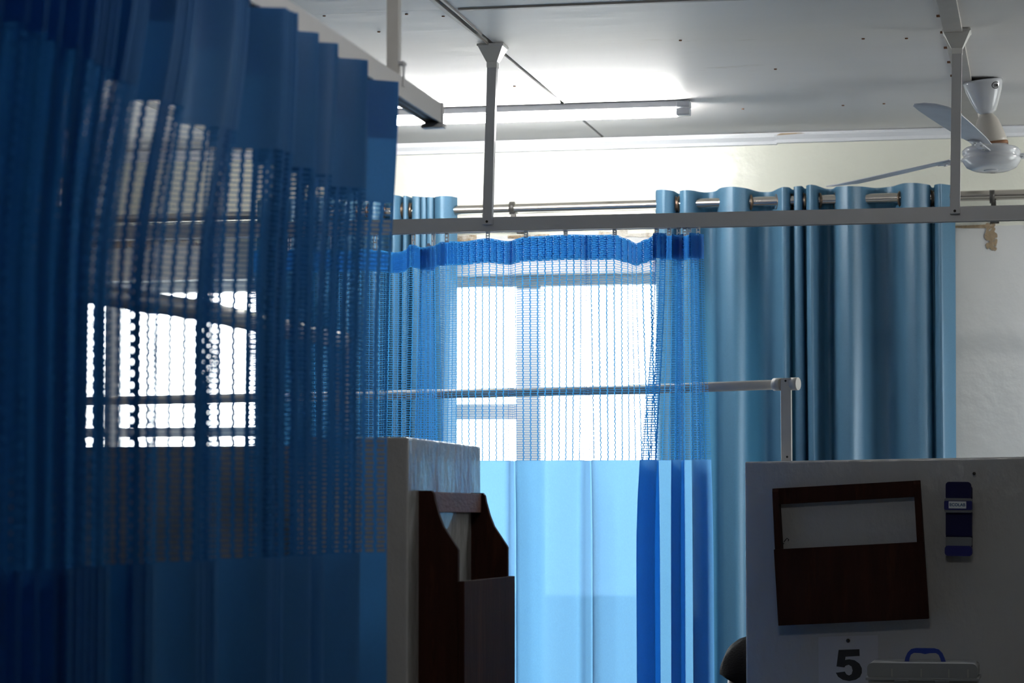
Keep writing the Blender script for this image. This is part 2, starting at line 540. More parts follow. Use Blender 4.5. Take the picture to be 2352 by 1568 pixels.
wall_block('wall_partition_left', [(-1.283, 5.245), (-1.283, 5.945), (-4.6, 5.945), (-4.6, 5.845), (-1.53, 5.845), (-1.53, 5.245)], lambda x, y: ZP, 'low grey gloss partition wall behind the near blue curtain')
wall_block('wall_partition_right', [(-0.814, 7.15), (XR_, 7.15), (XR_, 7.28), (-0.814, 7.28)], lambda x, y: 1.7025 + (x + .814) * .014, 'low grey gloss partition wall carrying the number sign')

# ------------------------------------------------------------------ cloth surfaces
def catmull(P, t):
    n = len(P)
    i = min(int(t), n - 2)
    f = t - i
    p0 = P[max(i - 1, 0)]; p1 = P[i]; p2 = P[i + 1]; p3 = P[min(i + 2, n - 1)]
    out = []
    for a, b, c, d in zip(p0, p1, p2, p3):
        out.append(.5 * (2 * b + (c - a) * f + (2 * a - 5 * b + 4 * c - d) * f * f + (3 * b - a - 3 * c + d) * f ** 3))
    # between a smooth curve and a straight pleat
    lin = [b + (c - b) * f for b, c in zip(p1, p2)]
    return [(u * .6 + v * .4) for u, v in zip(out, lin)]


class Drape:
    """a hanging cloth: plan paths at the top and below, joined smoothly; s is arc length along the lower path"""
    def __init__(self, top, bot, z_top, fall, top_edge=None, sway=0.0):
        self.top, self.bot, self.zt, self.fall, self.te, self.sway = top, bot, z_top, fall, top_edge, sway
        k = (len(bot) - 1) * 40
        self.ts = [i * (len(bot) - 1) / k for i in range(k + 1)]
        acc = [0.0]
        q = catmull(bot, 0)
        for t in self.ts[1:]:
            w = catmull(bot, t)
            acc.append(acc[-1] + math.hypot(w[0] - q[0], w[1] - q[1]))
            q = w
        self.acc = acc
        self.L = acc[-1]

    def t_of(self, s):
        s = max(0, min(self.L, s))
        lo, hi = 0, len(self.acc) - 1
        while hi - lo > 1:
            m = (lo + hi) // 2
            if self.acc[m] <= s: lo = m
            else: hi = m
        d = self.acc[hi] - self.acc[lo]
        return self.ts[lo] + (self.ts[hi] - self.ts[lo]) * ((s - self.acc[lo]) / d if d else 0)

    def column(self, s):
        t = self.t_of(s)
        return catmull(self.top, t), catmull(self.bot, t), s

    def point(self, colm, z):
        a, b, s = colm
        w = min(1, max(0, (self.zt - z) / self.fall))
        w = w * w * (3 - 2 * w)
        x = a[0] + (b[0] - a[0]) * w
        y = a[1] + (b[1] - a[1]) * w
        if self.sway:
            x += self.sway * math.sin(s * 9 + z * 2.3) * (1 - abs(2 * w - 1) * .3)
            y += self.sway * math.sin(s * 7 + z * 3.1 + 1)
        dz = 0
        if self.te:
            dz = self.te(a[0]) * max(0, 1 - (self.zt - z) / .28) ** 1.3
        return (x, y, z + dz)


def cloth_panel(dr, s0, s1, z0, z1, step, rows, off=(0, 0)):
    mb = MB()
    n = max(2, int((s1 - s0) / step))
    cols = [dr.column(s0 + (s1 - s0) * i / n) for i in range(n + 1)]
    for j in range(rows + 1):
        z = z1 + (z0 - z1) * j / rows
        for c in cols:
            p = dr.point(c, z)
            mb.v.append((p[0] + off[0], p[1] + off[1], p[2]))
    w = n + 1
    for j in range(rows):
        for i in range(n):
            mb.f.append((j * w + i, (j + 1) * w + i, (j + 1) * w + i + 1, j * w + i + 1)); mb.sm.append(True)
    return mb


def net_panel(dr, s0, s1, z0, z1, px, pz, wx, wz, off=(0, 0), shift=0.0, scallop=0.0):
    """openwork net: real holes between ladder yarns"""
    nc = max(1, int((s1 - s0) / px))
    nr = max(1, int(round((z1 - z0) / pz)))
    px = (s1 - s0) / nc
    pz = (z1 - z0) / nr
    us = []
    for i in range(nc):
        us += [i + wx / 2, i + 1 - wx / 2]
    us = [0] + us + [nc]
    us = sorted(set(us))
    vs_ = [0]
    for j in range(nr):
        vs_ += [j + wz / 2, j + 1 - wz / 2]
    vs_ += [nr]
    mb = MB()
    cols = [dr.column(s0 + (u + (shift if 0 < u < nc else 0)) * px) for u in us]
    cols2 = [dr.column(s0 + (u + (shift if 0 < u < nc else 0) + (0.07 if 0 < u < nc else 0)) * px) for u in us]
    for j, v in enumerate(vs_):
        row = int(v)
        z = z1 - v * pz
        cc = cols if (row % 2 == 0) else cols2
        for c in cc:
            p = dr.point(c, z)
            mb.v.append((p[0] + off[0], p[1] + off[1], p[2]))
    w = len(us)
    for j in range(len(vs_) - 1):
        hole_row = (j % 2 == 1)
        for i in range(w - 1):
            hole_col = (i % 2 == 1)
            if hole_row and hole_col:
                continue
            mb.f.append((j * w + i, (j + 1) * w + i, (j + 1) * w + i + 1, j * w + i + 1)); mb.sm.append(True)
    return mb


# ------------------------------------------------------------------ near curtain and its rail
XRAIL = -1.165
rail = empty('ceiling_curtain_rail', (XRAIL, 4.97, 2.312))
tag(rail, 'grey curtain rail receding overhead, carrying the near blue curtain', 'curtain rail', 'ceiling curtain rails')
def track_profile(w=.016, z0=2.312, h=.038):
    return [(-w, z0), (-w, z0 + h), (w, z0 + h), (w, z0), (w - .004, z0), (w - .004, z0 + .004), (.005, z0 + .004), (.005, z0 + .02), (-.005, z0 + .02), (-.005, z0 + .004), (-w + .004, z0 + .004), (-w + .004, z0)]
part('track', MB().prism([(XRAIL + a, b) for a, b in track_profile()], 1.2, 4.968, 'y'), M_rail, rail)
part('track_slot_shade', MB().box((XRAIL - .0048, 1.2, 2.3155), (XRAIL + .0048, 4.966, 2.331)), M_railshade, rail)  # solid dark filler, paints the hollow of the track as shaded
mb = MB().box((XRAIL - .019, 4.962, 2.306), (XRAIL + .019, 4.976, 2.353), bev=.004)
mb.box((XRAIL - .022, 4.952, 2.302), (XRAIL + .022, 4.978, 2.311), bev=.002)
part('end_cap', mb, M_rail, rail)
po = part('post', MB().box((XRAIL - .012, 4.64, 2.352), (XRAIL + .010, 4.662, ZC)), M_post, rail)
part('bracket', MB().box((XRAIL + .0165, 4.645, 2.333), (XRAIL + .0185, 4.658, 2.375)).box((XRAIL + .010, 4.640, 2.372), (XRAIL + .020, 4.662, 2.378)), M_rail, po)
part('ceiling_cap', MB().lathe([(.013, ZC - .05), (.015, ZC - .045), (.036, ZC - .004), (.036, ZC)], 4, Matrix.Translation((XRAIL, 4.651, 0)) @ Matrix.Rotation(PI / 4, 4, 'Z'), smooth=False), M_plastic, po)
po2 = part('post', MB().box((XRAIL - .011, 2.6, 2.352), (XRAIL + .011, 2.622, ZC)), M_post, rail)

# ridges of the near curtain (distance down the ward), at the heading and below it
Rt = [4.438, 4.221, 4.060, 3.962, 3.801, 3.600, 3.375, 3.205, 3.060, 2.985, 2.925, 2.865, 2.805, 2.745, 2.685, 2.625, 2.565, 2.50, 2.44]
Rb = [4.412, 4.231, 4.018, 3.975, 3.788, 3.507, 3.254, 3.095, 2.985, 2.925, 2.868, 2.810, 2.755, 2.700, 2.640, 2.580, 2.52, 2.46, 2.40]
Ax = [.050, .050, .046, .040, .050, .040, .036, .034, .046, .050, .055, .055] + [.058] * 7
Av = [.050, .050, .036, .046, .050, .022, .024, .040, .060, .062, .064, .066] + [.066] * 7
top, bot = [], []
XC = XRAIL
for i in range(len(Rt)):
    top.append((XC + Ax[i] + .012, Rt[i])); bot.append((XC + Ax[i], Rb[i]))
    if i in (4, 5, 6, 7, 8):      # pinch pleat: the cloth doubles back on itself
        for q, (dx, dy) in enumerate(((-.027, -.010), (-.002, -.019), (-.027, -.029), (-.004, -.038), (-.025, -.047), (-.006, -.056))):
            top.append((XC + Ax[i] + .012 + dx * .6, Rt[i] + dy * .8)); bot.append((XC + Ax[i] + dx, Rb[i] + dy))
    if i < len(Rt) - 1:
        f = .42
        top.append((XC - Av[i] * .7, Rt[i] - f * (Rt[i] - Rt[i + 1])))
        bot.append((XC - Av[i], Rb[i] - f * (Rb[i] - Rb[i + 1])))
dn = Drape(top, bot, 2.305, .5, sway=.0025)
cn = empty('privacy_curtain', (XRAIL, 3.4, 0.35))
tag(cn, 'large deep blue pleated privacy curtain nearest the viewer, with ladder net band', 'curtain', 'hospital privacy curtains')
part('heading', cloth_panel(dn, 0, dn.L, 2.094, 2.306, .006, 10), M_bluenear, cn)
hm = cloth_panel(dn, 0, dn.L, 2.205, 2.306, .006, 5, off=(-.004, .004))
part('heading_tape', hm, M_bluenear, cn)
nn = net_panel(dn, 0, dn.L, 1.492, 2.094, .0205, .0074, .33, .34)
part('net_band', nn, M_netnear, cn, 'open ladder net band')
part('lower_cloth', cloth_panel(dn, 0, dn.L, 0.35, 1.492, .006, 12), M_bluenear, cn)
def runner(x, y, z0, z1, parent, twist=0.0):
    mb = MB()
    M = Matrix.Translation((x, y, 0)) @ Matrix.Rotation(twist, 4, 'Z')
    h = z0 - z1
    mb.lathe([(.0035, z0 - .004), (.006, z0 - .001), (.006, z0 + .002), (.002, z0 + .004)], 10, M)
    mb.box((-.0055, -.002, z1 + .004), (-.0028, .002, z0 - .002), M=M).box((.0028, -.002, z1 + .004), (.0055, .002, z0 - .002), M=M)
    mb.box((-.0055, -.002, z1), (.0055, .002, z1 + .005), M=M).box((-.0045, -.002, (z0 + z1) / 2 - .002), (.0045, .002, (z0 + z1) / 2 + .002), M=M)
    mb.box((-.0055, -.002, z0 - .004), (.0055, .002, z0), M=M)
    return mb.build('runner', M_runner, parent)
for i in range(len(Rt) - 1):
    y = Rt[i] - .25 * (Rt[i] - Rt[i + 1])
    runner(XRAIL, y, 2.312, 2.288, cn, PI / 2)

# ------------------------------------------------------------------ far rail and far curtain
YR = 6.9
far = empty('ceiling_curtain_rail', (-1.0, YR, 2.312))
tag(far, 'grey curtain rail crossing in front of the window, hung from two posts', 'curtain rail', 'ceiling curtain rails')
part('track', MB().prism([(YR + a, b) for a, b in track_profile()], -3.9, 1.88, 'x'), M_rail, far)
part('track_slot_shade', MB().box((-3.9, YR - .0048, 2.3155), (1.6, YR + .0048, 2.331)), M_railshade, far)
for xt, xbm, yt in ((-1.451, -1.4645, 6.872), (-0.229, -0.238, 6.905), (-2.67, -2.68, 6.88)):
    yf = YR - .0165
    mb = MB()
    w, d = .0125, .011
    vs_ = []
    for (cx_, cy_, z) in ((xbm, yf - d, 2.330), (xt, yt, ZC - .044)):
        vs_ += [(cx_ - w, cy_ - d, z), (cx_ + w, cy_ - d, z), (cx_ + w, cy_ + d, z), (cx_ - w, cy_ + d, z)]
    mb.add(vs_, [(0, 3, 2, 1), (4, 5, 6, 7), (0, 1, 5, 4), (1, 2, 6, 5), (2, 3, 7, 6), (3, 0, 4, 7)])
    p_ = part('post', mb, M_rail, far)
    mb = MB()
    A = Matrix.Translation((xt, yt, 0)) @ Matrix.Rotation(PI / 4, 4, 'Z')
    mb.lathe([(.0195, ZC - .062), (.0195, ZC - .047), (.021, ZC - .046), (.047, ZC - .008), (.051, ZC - .006), (.051, ZC - .001)], 4, A, smooth=False)
    part('ceiling_cap', mb, M_plastic, p_)
    part('screw', MB().lathe([(.0035, 0), (.0035, .0015), (.001, .002)], 10, Matrix.Translation((xbm, yf - 2 * d, 2.336)) @ Matrix.Rotation(PI / 2, 4, 'X')), M_nail, p_)

XT = [(-2.127, -.018), (-1.78, -.022), (-1.727, -.032), (-1.674, -.014), (-1.64, -.024), (-1.613, -.02), (-1.582, -.004), (-1.54, -.007), (-1.47, .001), (-1.417, -.007), (-1.366, .004), (-1.26, .007), (-1.165, .004), (-1.127, .005), (-1.10, -.006), (-1.07, -.019), (-1.05, -.010), (-1.015, .004), (-.98, .001), (-.955, -.004), (-.93, .002), (-.89, -.002)]
def top_edge(x):
    if x <= XT[0][0]: return XT[0][1]
    for (a, b), (c, d) in zip(XT, XT[1:]):
        if a <= x <= c:
            f = (x - a) / (c - a)
            f = f * f * (3 - 2 * f)
            return b + (d - b) * f
    return XT[-1][1]
ft = [(-2.127, .02), (-2.085, -.03), (-2.045, .03), (-1.995, -.035), (-1.955, .03), (-1.91, -.03), (-1.865, .025), (-1.82, -.025), (-1.775, .02), (-1.735, -.012), (-1.700, .018), (-1.676, -.03), (-1.620, .022), (-1.648, -.038), (-1.596, -.028), (-1.585, .012), (-1.545, -.006), (-1.425, .002), (-1.408, .010), (-1.412, .014), (-1.395, .000), (-1.31, .006), (-1.22, .000), (-1.204, .010), (-1.210, .014), (-1.192, .000), (-1.10, .010), (-1.065, .016),
      (-1.020, .012), (-1.022, -.018), (-.985, -.024), (-1.01, .008), (-.972, .022), (-.952, .016), (-.972, -.026), (-.940, -.030), (-.962, .002), (-.930, .02), (-.905, .014), (-.925, -.026), (-.900, -.028), (-.888, -.014)]
fb = [(-2.127, .03), (-2.09, -.045), (-2.045, .04), (-2.0, -.045), (-1.95, .04), (-1.905, -.045), (-1.86, .04), (-1.82, -.04), (-1.777, .026), (-1.742, -.022), (-1.700, .030), (-1.690, -.036), (-1.612, .036), (-1.668, -.045), (-1.584, -.030), (-1.602, .022), (-1.545, -.010), (-1.424, .000), (-1.414, .040), (-1.402, .060), (-1.388, .000), (-1.31, .010), (-1.226, .000), (-1.214, .050), (-1.202, .080), (-1.184, .000), (-1.10, .008), (-1.045, .016),
      (-1.012, .022), (-1.067, -.030), (-1.016, -.036), (-1.055, .010), (-.985, .032), (-.946, .022), (-.977, -.034), (-.949, -.040), (-.970, .004), (-.925, .030), (-.893, .02), (-.919, -.040), (-.894, -.042), (-.866, -.022)]
top = [(x, YR + dy) for x, dy in ft]
bot = [(x, YR + dy) for x, dy in fb]
df = Drape(top, bot, 2.295, .85, top_edge=top_edge, sway=.0012)
cf = empty('privacy_curtain', (-1.5, YR, .35))
tag(cf, 'light blue privacy curtain hanging in front of the bright window', 'curtain', 'hospital privacy curtains')
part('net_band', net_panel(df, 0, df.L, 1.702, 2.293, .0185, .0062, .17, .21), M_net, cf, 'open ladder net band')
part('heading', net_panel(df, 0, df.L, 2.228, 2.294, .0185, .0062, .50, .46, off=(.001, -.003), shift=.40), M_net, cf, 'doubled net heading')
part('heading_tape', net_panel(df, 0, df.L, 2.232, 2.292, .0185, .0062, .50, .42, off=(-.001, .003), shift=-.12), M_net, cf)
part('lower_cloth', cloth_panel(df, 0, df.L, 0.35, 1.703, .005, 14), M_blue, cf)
for x, dy in ((-1.674, -.0), (-1.619, 0), (-1.582, 0), (-1.47, 0), (-1.366, 0), (-1.259, 0), (-1.127, 0), (-1.015, 0), (-.982, 0), (-.957, 0), (-.941, 0), (-.929, 0), (-.905, 0), (-1.78, 0), (-1.9, 0), (-2.02, 0)):
    zt = 2.295 + top_edge(x)
    runner(x, YR + dy, 2.312, min(zt - .004, 2.300), cf, random.uniform(-.5, .5))
part('torn_tab', MB().prism([(-1.638, 2.262), (-1.634, 2.283), (-1.628, 2.285), (-1.612, 2.262)], YR - .012, YR - .011, 'y'), M_plastic, cf)

# ------------------------------------------------------------------ curtain rod and window curtains
YD, ZD = 8.53, 2.569
rod = empty('curtain_rod', (-1.3, YD, ZD))
tag(rod, 'steel curtain rod on wall brackets above the windows', 'curtain rod')
part('rod', MB().tube([(-3.9, YD, ZD - .01), (-2.2, YD, ZD - .004), (-.08, YD, ZD + .006), (1.0, YD, ZD + .01)], .0165, 20), M_steel, rod)
for x in (-1.735, -0.178):
    mb = MB().tube([(x - .008, YD, ZD + .001), (x + .008, YD, ZD + .001)], .0215, 20)
    mb.box((x - .004, YD - .008, ZD - .055), (x + .012, YD + .008, ZD - .012), bev=.002)
    mb.box((x - .004, YD, ZD - .055), (x + .012, YB - .002, ZD - .040), bev=.002)
    mb.box((x - .010, YB - .006, ZD - .07), (x + .018, YB, ZD - .025))
    part('bracket', mb, M_black, rod)
# bracket scar on the wall
random.seed(3)
mb = MB()
for k in range(60):
    cx_ = -0.186 + random.uniform(-.017, .017)
    cz_ = 2.495 - random.uniform(0, .08)
    r_ = random.uniform(.003, .008)
    mb.prism([(cx_ + r_ * math.cos(t) * random.uniform(.6, 1.1), cz_ + r_ * 1.4 * math.sin(t) * random.uniform(.6, 1.1)) for t in [i * PI / 4 for i in range(8)]], YB - .0025 - random.uniform(0, .0015), YB + .001, 'y')
mb.build('plaster_scar', M_plaster, bpy.data.objects['wall_back'])

def eyelet_curtain(fronts, label, xend, group, z_bot=.5, xstart=None):
    """fronts: spans (x0, x1) where the cloth passes in front of the rod"""
    fa, ba = .052, .048
    P = []
    eyes = []
    if xstart is not None:
        P.append((xstart, YD + ba * .6))
    for i, (a, b) in enumerate(fronts):
        w = b - a
        k = min(1, w / .05)
        P.append((a, YD - fa * (.55 + .1 * k)))
        if w > .03:
            P.append((a + w * .5, YD - fa * (1 + .15 * k)))
        P.append((b, YD - fa * (.55 + .1 * k)))
        if i < len(fronts) - 1:
            c = fronts[i + 1][0]
            g = c - b
            eyes += [b + g * .07, c - g * .07]
            P.append((b + g * .28, YD + ba * .75))
            if g > .03:
                P.append((b + g * .5, YD + ba))
            P.append((b + g * .72, YD + ba * .75))
    P.append((xend, YD + ba * .3))
    d = Drape(P, [(x + .004 * math.sin(i * 2.1), YD + (y - YD) * (1.05 + .1 * math.sin(i * 1.7))) for i, (x, y) in enumerate(P)], 2.612, 1.2, top_edge=lambda x: .004 * math.sin(x * 23), sway=.002)
    r = empty('window_curtain', ((fronts[0][0] + xend) / 2, YD, z_bot))
    tag(r, label, 'curtain', group)
    part('cloth', cloth_panel(d, 0, d.L, z_bot, 2.612, .006, 22), M_teal_curtain, r)
    for x in eyes:
        part('eyelet', MB().torus((x, YD, ZD), (1, .35 * random.choice((-1, 1)), 0), .0235, .0048), M_bronze, r)
    return r


eyelet_curtain([(-1.25, -1.196), (-1.175, -1.13), (-1.038, -0.956), (-0.856, -0.821), (-0.804, -0.779), (-0.763, -0.731), (-0.668, -0.588), (-0.455, -0.373), (-0.357, -0.321)],
               'wide slate blue eyelet curtain drawn beside the ceiling fan', -.296, 'eyelet window curtains', xstart=-1.262)
eyelet_curtain([(-2.60, -2.56), (-2.50, -2.45), (-2.40, -2.36), (-2.31, -2.27), (-2.215, -2.174), (-2.139, -2.108), (-2.099, -2.086), (-2.069, -2.043), (-2.037, -2.019), (-2.015, -1.994), (-1.99, -1.936)],
               'bunched slate blue eyelet curtain between the two windows', -1.925, 'eyelet window curtains')

# ------------------------------------------------------------------ fluorescent lamp
def tube_lamp(xa, yl, label, length=1.213):
    xb = xa + length
    lamp = empty('fluorescent_lamp', ((xa + xb) / 2, yl, ZC))
    tag(lamp, label, 'lamp', 'fluorescent ceiling lamps')
    part('batten_body', MB().box((xa, yl - .018, ZC - .020), (xb, yl + .018, ZC - .0005), bev=.003), M_fan, lamp)
    for x in (xa + .003, xb - .04):
        mb = MB().box((x, yl - .024, ZC - .0215), (x + .042, yl + .024, ZC - .001), bev=.004)
        mb.box((x, yl - .02, ZC - .046), (x + .042, yl + .02, ZC - .0235), bev=.005)
        part('lampholder', mb, M_fan, lamp)
    part('tube', MB().tube([(xa + .043, yl, ZC - .036), (xb - .04, yl, ZC - .036)], .0125, 16), M_tube, lamp)


tube_lamp(-2.275, 7.915, 'lit fluorescent tube lamp fixed to the ceiling above the window')
tube_lamp(0.42, 7.915, 'lit fluorescent tube lamp over the bay beyond the fan', .75)
tube_lamp(-0.62, 3.40, 'short lit fluorescent tube lamp overhead beside the near curtain rail', .55)

# ------------------------------------------------------------------ ceiling fan
hub = Vector((-0.1619, 7.72, 2.5986))
fan = empty('ceiling_fan', (-0.182, 7.70, ZC))
tag(fan, 'white three-bladed ceiling fan hanging beside the rail post', 'fan')
A = Vector((-0.184, 7.70, ZC - .002))
axis = (A - hub).normalized()
Rax = Vector((0, 0, 1)).rotation_difference(axis).to_matrix().to_4x4()
Mtop = Matrix.Translation(A) @ Rax
can = part('canopy', MB().lathe([(.016, -.098), (.020, -.094), (.028, -.090), (.040, -.062), (.052, -.03), (.0565, -.008), (.0565, -.001), (.05, 0)], 32, Mtop), M_fan, fan)
# small dark oval maker's mark on the canopy
mb = MB()
for k, (rr, h0) in enumerate(((.0575, -.022),)):
    cdir = Vector((.62, -.78))
    pts = []
    for i in range(15):
        t = PI * .25 + i / 14 * PI * 1.55
        ang = math.atan2(cdir.y, cdir.x) + .22 * math.cos(t)
        h = -.0215 + .009 * math.sin(t)
        r_ = .0545 + (h + .03) * .2 + .0008
        pts.append(Mtop @ Vector((r_ * math.cos(ang), r_ * math.sin(ang), h)))
    mb.tube(pts, .0012, 6)
    for da in (-.03, .06, .12):
        pts = []
        for h in (-.026, -.018):
            ang = math.atan2(cdir.y, cdir.x) + da
            r_ = .0545 + (h + .03) * .2 + .0008
            pts.append(Mtop @ Vector((r_ * math.cos(ang), r_ * math.sin(ang), h)))
        mb.tube(pts, .0016, 6)
part('emblem', mb, M_ink, can)
Mh = Matrix.Translation(hub) @ Rax
part('downrod', MB().lathe([(.0095, .02), (.0095, (A - hub).length - .08)], 16, Mh), M_fan, fan)
cov = part('rod_cover', MB().lathe([(.050, .028), (.0485, .04), (.040, .072), (.030, .098), (.020, .112), (.012, .118)], 28, Mh), M_cream, fan)
part('rust_ring', MB().lathe([(.051, .022), (.0515, .028), (.0495, .033)], 28, Mh), M_rust, cov)
# the motor tilts: the near side is lifted
nrm = Vector((.002, .07, 1)).normalized()
Rm = Vector((0, 0, 1)).rotation_difference(nrm).to_matrix().to_4x4()
Mm = Matrix.Translation(hub) @ Rm
mot = part('motor_housing', MB().lathe([(.03, -.050), (.055, -.048), (.072, -.040), (.080, -.028), (.0835, -.022), (.0835, -.016), (.0805, -.014), (.0805, -.006), (.0835, -.003), (.0835, .006), (.078, .012), (.055, .018), (.05, .024)], 40, Mm), M_fan, fan)
part('bottom_cap', MB().lathe([(.018, -.0525), (.022, -.050), (.022, -.047)], 20, Mm), M_fan, mot)
phi0 = 4.4932
for k in range(3):
    ph = phi0 - k * 2 * PI / 3
    # outline in blade coordinates: u outward, w across
    outl = [(.135, -.034), (.25, -.046), (.42, -.056), (.56, -.061), (.62, -.060), (.640, -.052), (.652, -.02), (.656, .015), (.650, .045), (.632, .060), (.56, .061), (.42, .056), (.25, .046), (.135, .034)]
    M = Mm @ Matrix.Rotation(ph, 4, 'Z') @ Matrix.Rotation(math.radians(-11), 4, 'X')
    mb = MB()
    n = len(outl)
    up_, dn_ = [], []
    for (u, w) in outl:
        c = -.012 * (1 - (w / .062) ** 2) * .5
        up_.append((u, w, -c + .0012)); dn_.append((u, w, -c - .0012))
    half = n // 2
    vs_ = up_ + dn_
    fs = []
    for i in range(half - 1):
        a, b = i, i + 1
        c, d = n - 2 - i, n - 1 - i
        fs.append((a, b, c, d)); fs.append((n + d, n + c, n + b, n + a))
    for i in range(n):
        j = (i + 1) % n
        fs.append((i, i + n, j + n, j))
    mb.add(vs_, fs, False, M)
    bl = part('blade', mb, M_blade, fan)
    mb = MB().box((.06, -.018, -.0065), (.20, .018, -.0025), M=M, bev=.001)
    for (u, w) in ((.155, -.012), (.155, .012), (.185, 0), (.09, 0)):
        mb.lathe([(.005, -.010), (.006, -.0065), (.006, -.006)], 8, M @ Matrix.Translation((u, w, 0)))
    part('blade_iron', mb, M_fan, bl)

# ------------------------------------------------------------------ pipe frames on the partitions
ZT = 1.914
fr = empty('pipe_curtain_frame', (-.708, 7.215, 1.709))
tag(fr, 'ivory pipe rail on a post standing on the number partition', 'pipe rail', 'ivory pipe rails')
part('pipe', MB().tube([(-4.3, 8.02, ZT), (-3.05, 7.86, ZT), (-2.0, 7.65, ZT), (-1.13, 7.43, ZT), (-.70, 7.222, ZT)], .0135, 16), M_pipe, fr)
mb = MB().box((-.7215, 7.200, 1.704), (-.6935, 7.228, 1.930), bev=.002)
ps = part('post', mb, M_pipe, fr)
part('elbow_fitting', MB().tube([(-.742, 7.232, ZT), (-.722, 7.222, ZT)], .0175, 16).tube([(-.6935, 7.214, ZT), (-.674, 7.207, ZT)], .0175, 16), M_pipe, ps)
part('screw', MB().lathe([(.003, 0), (.003, .002)], 8, Matrix.Translation((-.708, 7.20, 1.922)) @ Matrix.Rotation(PI / 2, 4, 'X')), M_nail, ps)
part('screw', MB().lathe([(.003, 0), (.003, .002)], 8, Matrix.Translation((-.705, 7.20, 1.716)) @ Matrix.Rotation(PI / 2, 4, 'X')), M_nail, ps)
fl = empty('pipe_curtain_frame', (-1.43, 5.27, ZP))
tag(fl, 'ivory pipe rail seen through the near blue curtain', 'pipe rail', 'ivory pipe rails')
part('pipe', MB().tube([(-1.66, 2.6, ZT), (-1.53, 4.03, ZT), (-1.462, 4.44, ZT), (-1.43, 5.28, ZT)], .0185, 16), M_pipe, fl)
part('post', MB().box((-1.444, 5.262, ZP - .002), (-1.416, 5.29, ZT + .016), bev=.002), M_pipe, fl)
part('end_cap', MB().tube([(-1.43, 5.29, ZT), (-1.429, 5.312, ZT)], .0185, 16), M_black, fl)
mb = MB().box((-1.674, 2.586, 0), (-1.646, 2.614, ZT), bev=.002).box((-1.72, 2.54, 0), (-1.60, 2.66, .012))
part('post', mb, M_pipe, fl)

# ------------------------------------------------------------------ chart holders
def chart_holder(loc, rotz, roll, W, H, D, zf, label, front_mat):
    """local: x across, -y out of the wall, z from the top downwards"""
    r = empty('chart_holder', loc)
    tag(r, label, 'chart holder', 'wooden chart holders')
    M = Matrix.Translation(loc) @ Matrix.Rotation(rotz, 4, 'Z') @ Matrix.Rotation(roll, 4, 'Y')
    t = .016
    side = [(0, 0), (-.026, 0), (-.031, -.006), (-.034, -.022), (-.042, -.050), (-.052, -.075), (-D + .002, -.118), (-D, -.122), (-D, -H), (0, -H)]
    for sx in (-1, 1):
        x0 = -W / 2 if sx < 0 else W / 2 - t
        mb = MB().prism(side, x0, x0 + t, 'x', M=M)
        part('side_board', mb, M_wood, r)
    part('front_board', MB().box((-W / 2 - .001, -D - .014, -H), (W / 2 + .001, -D - .0005, -zf), M=M, bev=.0015), front_mat, r)
    part('cross_bar', MB().box((-W / 2 + t, -.024, -.044), (W / 2 - t, -.004, -.002), M=M, bev=.0015), M_wood2 if rotz else M_wood, r)
    part('bottom_board', MB().box((-W / 2 + t, -D, -H + .004), (W / 2 - t, 0, -H + .018), M=M), M_wood, r)
    return r


chart_holder((-1.283, 5.60, 1.607), PI / 2, 0, .520, .48, .083, .186, 'dark wooden chart holder with curved sides on the end of the left partition', M_wood)
def flat_holder():
    loc = (-.5415, 7.15, 1.640)
    r = empty('chart_holder', loc)
    tag(r, 'dark wooden chart holder with open window slot above the number sign', 'chart holder', 'wooden chart holders')
    M = Matrix.Translation(loc) @ Matrix.Rotation(-.054, 4, 'Y')
    W, H, D = .392, .364, .060
    for s in (-1, 1):
        x0 = -W / 2 if s < 0 else W / 2 - .017
        part('side_board', MB().prism([(0, 0), (-.030, 0), (-.040, -.01), (-D, -.15), (-D, -H), (0, -H)], x0, x0 + .017, 'x', M=M), M_wood, r)
    part('cross_bar', MB().box((-W / 2 + .017, -.034, -.043), (W / 2 - .017, -.006, 0), M=M, bev=.002), M_wood, r)
    part('front_board', MB().box((-W / 2 - .002, -D - .013, -H), (W / 2 + .002, -D - .0005, -.162), M=M, bev=.002), M_wood, r)
    part('bottom_board', MB().box((-W / 2 + .017, -D, -H + .002), (W / 2 - .017, 0, -H + .014), M=M), M_wood, r)
    # pencil marks in the slot
    Mi = Matrix.Translation((-.71, 7.149, 1.487))
    pts = [(0, 0, 0), (.003, 0, .004), (.008, 0, .010), (.013, 0, .006), (.011, 0, .002)]
    part('pen_mark', MB().tube([Mi @ Vector(p_) for p_ in pts], .0011, 5).tube([Mi @ Vector((-.002, 0, -.006)), Mi @ Vector((0, 0, -.003))], .0011, 5), M_ink, r)
flat_holder()

# ------------------------------------------------------------------ wall dispenser
def rrect(x0, z0, x1, z1, r, n=5):
    out = []
    for cx_, cz_, a0 in ((x1 - r, z1 - r, 0), (x0 + r, z1 - r, PI / 2), (x0 + r, z0 + r, PI), (x1 - r, z0 + r, 1.5 * PI)):
        for i in range(n + 1):
            a = a0 + PI / 2 * i / n
            out.append((cx_ + r * math.cos(a), cz_ + r * math.sin(a)))
    return out


